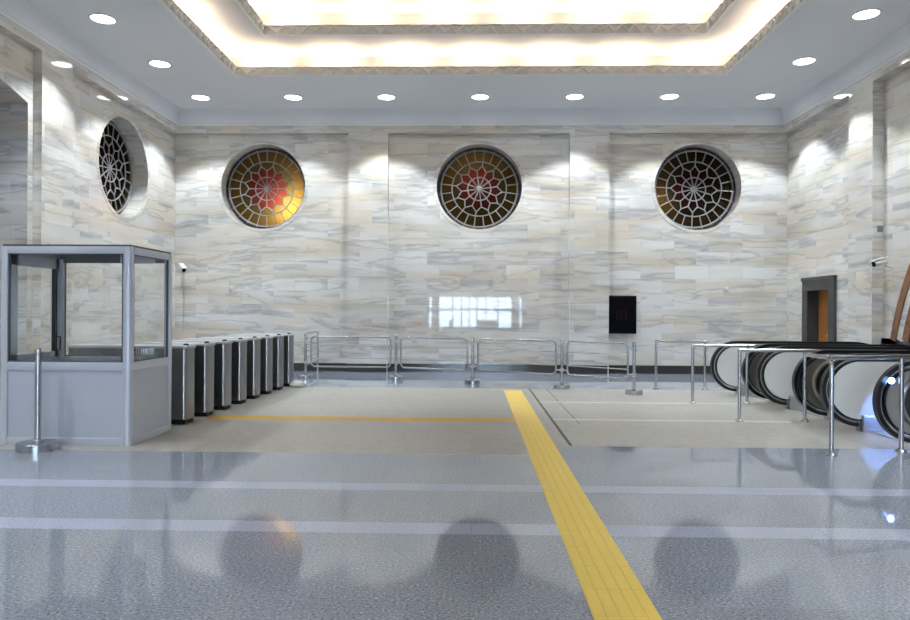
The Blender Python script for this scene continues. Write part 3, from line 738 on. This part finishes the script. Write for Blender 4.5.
# ------------------------------------------------------------------ escalators
NR, CX, CZ = 0.44, 4.93, 0.52
XT, XE = 7.0, 10.2
def rail_path(r, x_end=True, n=26):
    """from under the newel round the end, along the top and down the slope (x, z)"""
    P = [(CX+0.10, CZ-r)]
    for i in range(n+1):
        a = -PI/2-PI*i/n; P.append((CX+r*math.cos(a), CZ+r*math.sin(a)))
    P.append((XT, CZ+r))
    for i in range(1, 7):
        a = math.radians(30)*i/6; P.append((XT+1.2*math.sin(a), CZ+r-1.2*(1-math.cos(a))))
    dx = XE-P[-1][0]; P.append((XE, P[-1][1]-dx*math.tan(math.radians(30)))); return P
def lower_path():
    P = [(XE, 0)]; top = rail_path(0.0)
    return P
def outline(r):
    top = rail_path(r)[1:]; low = [(x, z-r-CZ-0.02) for x, z in top if x >= XT]          # skirt line follows the slope
    return top+list(reversed(low))+[(CX+0.25, CZ-r)]
def balustrade(t, y, inner, dx=0.0):
    """y: centre, inner=-1: inner side faces the camera (-y)"""
    th_ = 0.055; rp = NR-0.075
    e = MB(); pts = outline(rp)
    e.prism([(x, y-th_, z) for x, z in pts], (0, 2*th_, 0))
    for f_ in e.bm.faces:
        f_.material_index = 0
    e.bm.faces.ensure_lookup_table(); bmesh.ops.recalc_face_normals(e.bm, faces=e.bm.faces[:])
    for f_ in e.bm.faces:
        n = f_.normal.y
        if n*inner > 0.5: f_.material_index = 1
    bal = e.done('balustrade', [M['mirror'], M['white_panel']], t)
    m = MB(); m.tube([(x, y, z) for x, z in rail_path(NR)], 0, flat=(0.038,0.023) ); m.done('handrail', M['black'], bal)
    m = MB(); m.tube([(x, y, z) for x, z in rail_path(NR-0.033)], 0, flat=(0.030,0.008)); m.done('handrail_guide', M['tube'], bal)
    m = MB(); m.tube([(x, y, z) for x, z in rail_path(NR-0.062)], 0, flat=(0.056,0.008)); m.done('edge_trim', M['black'], bal)
    o_ = -inner
    # polished disc on the outer side
    m = MB(); m.lathe([(0.345,0),(0.335,0.03),(0.325,0.045),(0.31,0.045),(0.305,0.035),(0.05,0.035)], (CX+0.12, y+o_*th_, CZ), 48, (Vector((1,0,0)),Vector((0,0,1)),Vector((0,o_,0))))
    m.done('outer_bezel', M['mirror'], bal)
    m = MB(); m.lathe([(0.30,0.036),(0.30,0.042),(0.05,0.046)], (CX+0.12, y+o_*th_, CZ), 48, (Vector((1,0,0)),Vector((0,0,1)),Vector((0,o_,0))))
    m.done('outer_disc', M['disc'], bal)
    m = MB(); ys = sorted((y+inner*th_, y+inner*(th_+0.05))); m.box(CX+0.02, XT, ys[0], ys[1], 0.0, 0.21, bev=0.006); m.box(CX+0.02, XT, ys[0]-0.004, ys[1]+0.004, 0.165, 0.175); m.done('skirt', M['skirt'], bal)
    m = MB(); m.box(CX+0.0, CX+0.16, y-0.04, y+0.04, 0.0, 0.17); m.box(CX+0.05, CX+0.14, y-0.06, y+0.06, 0.12, 0.2); m.done('newel_foot', M['steel'], bal)
    bal.location.x = dx
    return bal
def escalator(label, y_far, y_near, dx_far, dx_near):
    t = thing('escalator', label, 'escalator', (0, 0, 0), 0, 'escalators going down on the right')
    balustrade(t, y_far, -1, dx_far); b2 = balustrade(t, y_near, +1, dx_near)
    m = MB(); m.box(CX+0.10, 6.6, y_near+0.11, y_far-0.11, 0.0, 0.012); m.done('landing_plate', M['skirt'], t)
    m = MB(); k = 24
    for i in range(k):
        ya = y_near+0.12+(y_far-y_near-0.24)*i/k; m.box(6.6, 6.78, ya, ya+(y_far-y_near-0.24)/k*0.6, 0.0, 0.010)
    m.done('comb', M['steel'], t)
    x, z = 6.79, -0.005
    m = MB()
    for i in range(9):
        m.box(x, x+0.40, y_near+0.11, y_far-0.11, z-0.35, z); x += 0.40; z -= 0.02 if i < 1 else (0.1 if i == 1 else 0.23)
    m.done('steps', M['grey'], t)
    return t, b2
escalator('farthest escalator with white rounded newel, nearest the back wall', 12.97, 11.86, -0.09, 0.06)
escalator('middle escalator with grey white rounded newel panel', 11.12, 10.0, 0.0, 0.06)
e3, nb = escalator('nearest escalator, its white newel panel lit by blue light', 9.08, 7.93, 0.0, 0.02)
m = MB(); m.lathe([(0.035,0),(0.035,0.012),(0.02,0.018)], (CX-0.33, 7.90, CZ+0.24), 18, (Vector((1,0,0)),Vector((0,0,1)),Vector((0,-1,0))))
for v in m.bm.verts: v.co.y -= 0.06
il = m.done('indicator_lamp', M['blueled'], nb); il['label'] = 'glowing blue indicator lamp'

# ------------------------------------------------------------------ signs, cameras, sensors
t = thing('display_sign', 'black unlit display sign on the marble above the railing', 'sign', (2.28+1.28, YB, 1.88))
t.location = (3.62, YB, 1.0)
bz = MB(); bz.box(-0.365,0.365,-0.09,0,-0.03+0.0,0.90, bev=0.008); bz.done('housing', M['blackm'], t)
bz = MB(); bz.box(-0.345,0.345,-0.096,-0.089,0.0,0.87); sc = bz.done('screen', M['screen'], t)
bz = MB()
for x0_, x1_, z0_, z1_ in ((-0.13,-0.09,0.32,0.52),(-0.03,0.01,0.32,0.52),(-0.13,0.01,0.50,0.54),(0.09,0.13,0.32,0.56)): bz.box(x0_, x1_, -0.099, -0.095, z0_, z1_)
bz.done('lettering', M['ledred'], sc)

def cctv(label, loc, aim, wall):
    t = thing('security_camera', label, 'camera', loc, 0, 'wall security cameras')
    a = Vector(aim).normalized(); up = Vector((0,0,1)); s = a.cross(up).normalized(); u = s.cross(a)
    wv = Vector(wall)
    b = MB(); b.lathe([(0.055,-0.02),(0.055,0.22)], tuple(Vector((0,0,0))), 18, (s,u,a)); b.done('body', M['white'], t)
    b = MB(); b.lathe([(0.048,0.221),(0.048,0.235),(0.03,0.24)], (0,0,0), 18, (s,u,a)); b.done('lens', M['blackm'], t)
    b = MB(); q = [Vector((0,0,0))+u*0.06+a*d_+s*e for d_, e in ((-0.04,-0.06),(0.26,-0.06),(0.26,0.06),(-0.04,0.06))]; b.prism(q, u*0.01); b.done('sunshield', M['white'], t)
    b = MB(); b.tube([tuple(-u*0.05), tuple(-u*0.10), tuple(wv*0.6-u*0.12), tuple(wv-u*0.10)], 0.014, 10); b.done('bracket', M['white'], t)
    b = MB(); n_ = wv.normalized(); p_ = n_.cross(Vector((0,0,1))); b.lathe([(0.04,-0.012),(0.04,0.0)], tuple(wv-u*0.10), 16, (p_,Vector((0,0,1)),n_)); b.done('mount', M['white'], t)
    return t
c1 = cctv('white security camera low on the back wall by the left corner', (-7.10,16.86,2.55), (0.75,-0.8,-0.55), (-0.06,0.34,0.0))
c2 = cctv('white security camera by the pilaster above the right escalators', (7.53,12.98,2.46), (-0.97,-0.10,-0.28), (0.14,0.0,0))
b = MB(); b.tube([(0,0,0),(0,0,1.45)], 0.006, 6); o = b.done('cable_conduit', M['conduit'], loc=(-7.16,YB-0.008,1.0)); tag(o, 'thin brown cable conduit below the left security camera', 'conduit')
for x, z, lab in ((-5.97,2.04,'tiny white wall sensor on the marble under the glowing window'), (6.17,2.08,'tiny white wall sensor on the marble under the dark right window')):
    b = MB(); b.box(-0.04,0.04,-0.035,0,-0.045,0.045, bev=0.012); o = b.done('wall_sensor', M['white'], loc=(x,YB,z)); tag(o, lab, 'sensor', 'small white wall sensors')
b = MB(); b.box(-0.05,0.05,-0.02,0,-0.06,0.06, bev=0.005); o = b.done('wall_plate', M['grey'], loc=(7.60,13.27,3.08)); tag(o, 'small grey plate on the side of the right pilaster', 'plate')

# ------------------------------------------------------------------ downlights
def make_down():
    t = thing('downlight', 'x', 'light', group='round recessed ceiling downlights')
    b = MB(); b.lathe([(0.185,-0.002),(0.19,-0.012),(0.225,-0.010),(0.232,0.0)], n=36, cap=False); b.done('trim_ring', M['white'], t)
    b = MB(); b.lathe([(0.001,-0.006),(0.187,-0.005)], n=36, cap=False); b.done('lens', M['lens'], t)
    return t
dl = make_down(); first = [True]
def spot(x, y):
    L = bpy.data.lights.new('downlight_lamp', 'SPOT'); L.energy = DOWN; L.color = (0.86,0.94,1.0); L.spot_size = math.radians(95); L.spot_blend = 0.28; L.shadow_soft_size = 0.06
    o = bpy.data.objects.new('downlight_lamp', L); COL.objects.link(o); o.location = (x, y, ZC-0.03)
DOWN = 275
def place(x, y, lab):
    o = dl if first[0] else dup(dl); first[0] = False
    o.location = (x, y, ZC); o['label'] = lab; spot(x, y)
for i in range(7):
    place(-6.30+2.15*i, 16.0, 'round recessed ceiling downlight, %s from the left in the back row' % ordn[i])
cnt = ['first','second','third','fourth','fifth','sixth','seventh']
for i in range(7):
    y = 13.80-2.15*i
    place(-6.26, y, 'round recessed ceiling downlight, %s of the left row from the back wall' % cnt[i])
    place(6.42, y-0.03, 'round recessed ceiling downlight, %s of the right row from the back wall' % cnt[i])

# ------------------------------------------------------------------ hidden cove lamps in the trays
COVE = 10
def cove(r, z, col=(1.0,0.79,0.57), e=COVE):
    x0,x1,y0,y1 = grow(r, 0.28); p = 1.45
    for a_, b_ in (((x0,y1),(x1,y1)), ((x0,y0),(x0,y1)), ((x1,y0),(x1,y1)), ((x0,y0),(x1,y0))):
        A, B = Vector((*a_,0)), Vector((*b_,0)); L_ = (B-A).length; k = int(round(L_/p)); d_ = (B-A)/k
        for i in range(k):
            c_ = A+d_*(i+0.5)
            L = bpy.data.lights.new('cove_lamp', 'AREA'); L.shape = 'RECTANGLE'; L.size = 1.0; L.size_y = 0.10; L.energy = e; L.color = col; L.spread = math.radians(138)
            o = bpy.data.objects.new('cove_lamp', L); COL.objects.link(o); o.location = (c_.x, c_.y, z)
            o.rotation_euler = (PI, 0, math.atan2(d_.y, d_.x))
cove(O, ZC+0.06); cove(I, Z1+0.06)

# lamps in the unseen boxes added behind the stained glass
def backing_box_lamp(loc, e, col, size):
    L = bpy.data.lights.new('backing_box_lamp', 'AREA'); L.energy = e; L.color = col; L.shape = 'DISK'; L.size = size
    o = bpy.data.objects.new('backing_box_lamp', L); COL.objects.link(o); o.location = loc; o.rotation_euler = (PI/2, 0, 0)
backing_box_lamp((WX[0]+0.30, YB+0.80, ZW-0.30), 110, (1,0.93,0.8), 0.35)
backing_box_lamp((WX[1]-0.1, YB+0.70, ZW+0.50), 11, (1,0.9,0.75), 0.7)
backing_box_lamp((WX[2]-0.50, YB+0.95, ZW-0.10), 4, (1,0.93,0.8), 0.2)
# bluish lamp of the nearest escalator's comb
L = bpy.data.lights.new('comb_lamp', 'SPOT'); L.energy = 60; L.color = (0.16,0.32,1.0); L.spot_size = math.radians(42); L.spot_blend = 0.5; L.shadow_soft_size = 0.03
o = bpy.data.objects.new('comb_lamp', L); COL.objects.link(o); o.location = (5.25, 8.02, 0.62)
o.rotation_euler = (Vector((5.30,9.0,0.20))-Vector(o.location)).to_track_quat('-Z','Y').to_euler()

# ------------------------------------------------------------------ daylight
wd = bpy.data.worlds.new('daylight'); S.world = wd; wd.use_nodes = True
bg = wd.node_tree.nodes['Background']; bg.inputs[0].default_value = (0.60,0.78,1.0,1); bg.inputs[1].default_value = 18.0
L = bpy.data.lights.new('entrance_portal', 'AREA'); L.shape = 'RECTANGLE'; L.size = E1-E0; L.size_y = EZ; L.cycles.is_portal = True
o = bpy.data.objects.new('entrance_portal', L); COL.objects.link(o); o.location = ((E0+E1)/2, YF-0.2, EZ/2); o.rotation_euler = (PI/2, 0, 0)

# ------------------------------------------------------------------ camera
cam = bpy.data.cameras.new('camera'); cam.sensor_width = 36; cam.lens = 700/910*36; cam.clip_end = 200
co = bpy.data.objects.new('camera', cam); COL.objects.link(co); S.camera = co
yaw, pitch, roll = 0.0250, 0.0016, 0.0055
co.matrix_world = Matrix.Translation((0,0,1.5)) @ Matrix.Rotation(yaw,4,'Z') @ Matrix.Rotation(PI/2+pitch,4,'X') @ Matrix.Rotation(roll,4,'Z')

S.view_settings.view_transform = 'Standard'; S.view_settings.look = 'None'; S.view_settings.gamma = 1; S.view_settings.use_curve_mapping = False
S.view_settings.exposure = 0.42
S.cycles.use_denoising = True; S.cycles.max_bounces = 8; S.cycles.diffuse_bounces = 4; S.cycles.transparent_max_bounces = 12
S.cycles.sample_clamp_indirect = 6; S.cycles.caustics_reflective = False; S.cycles.caustics_refractive = False
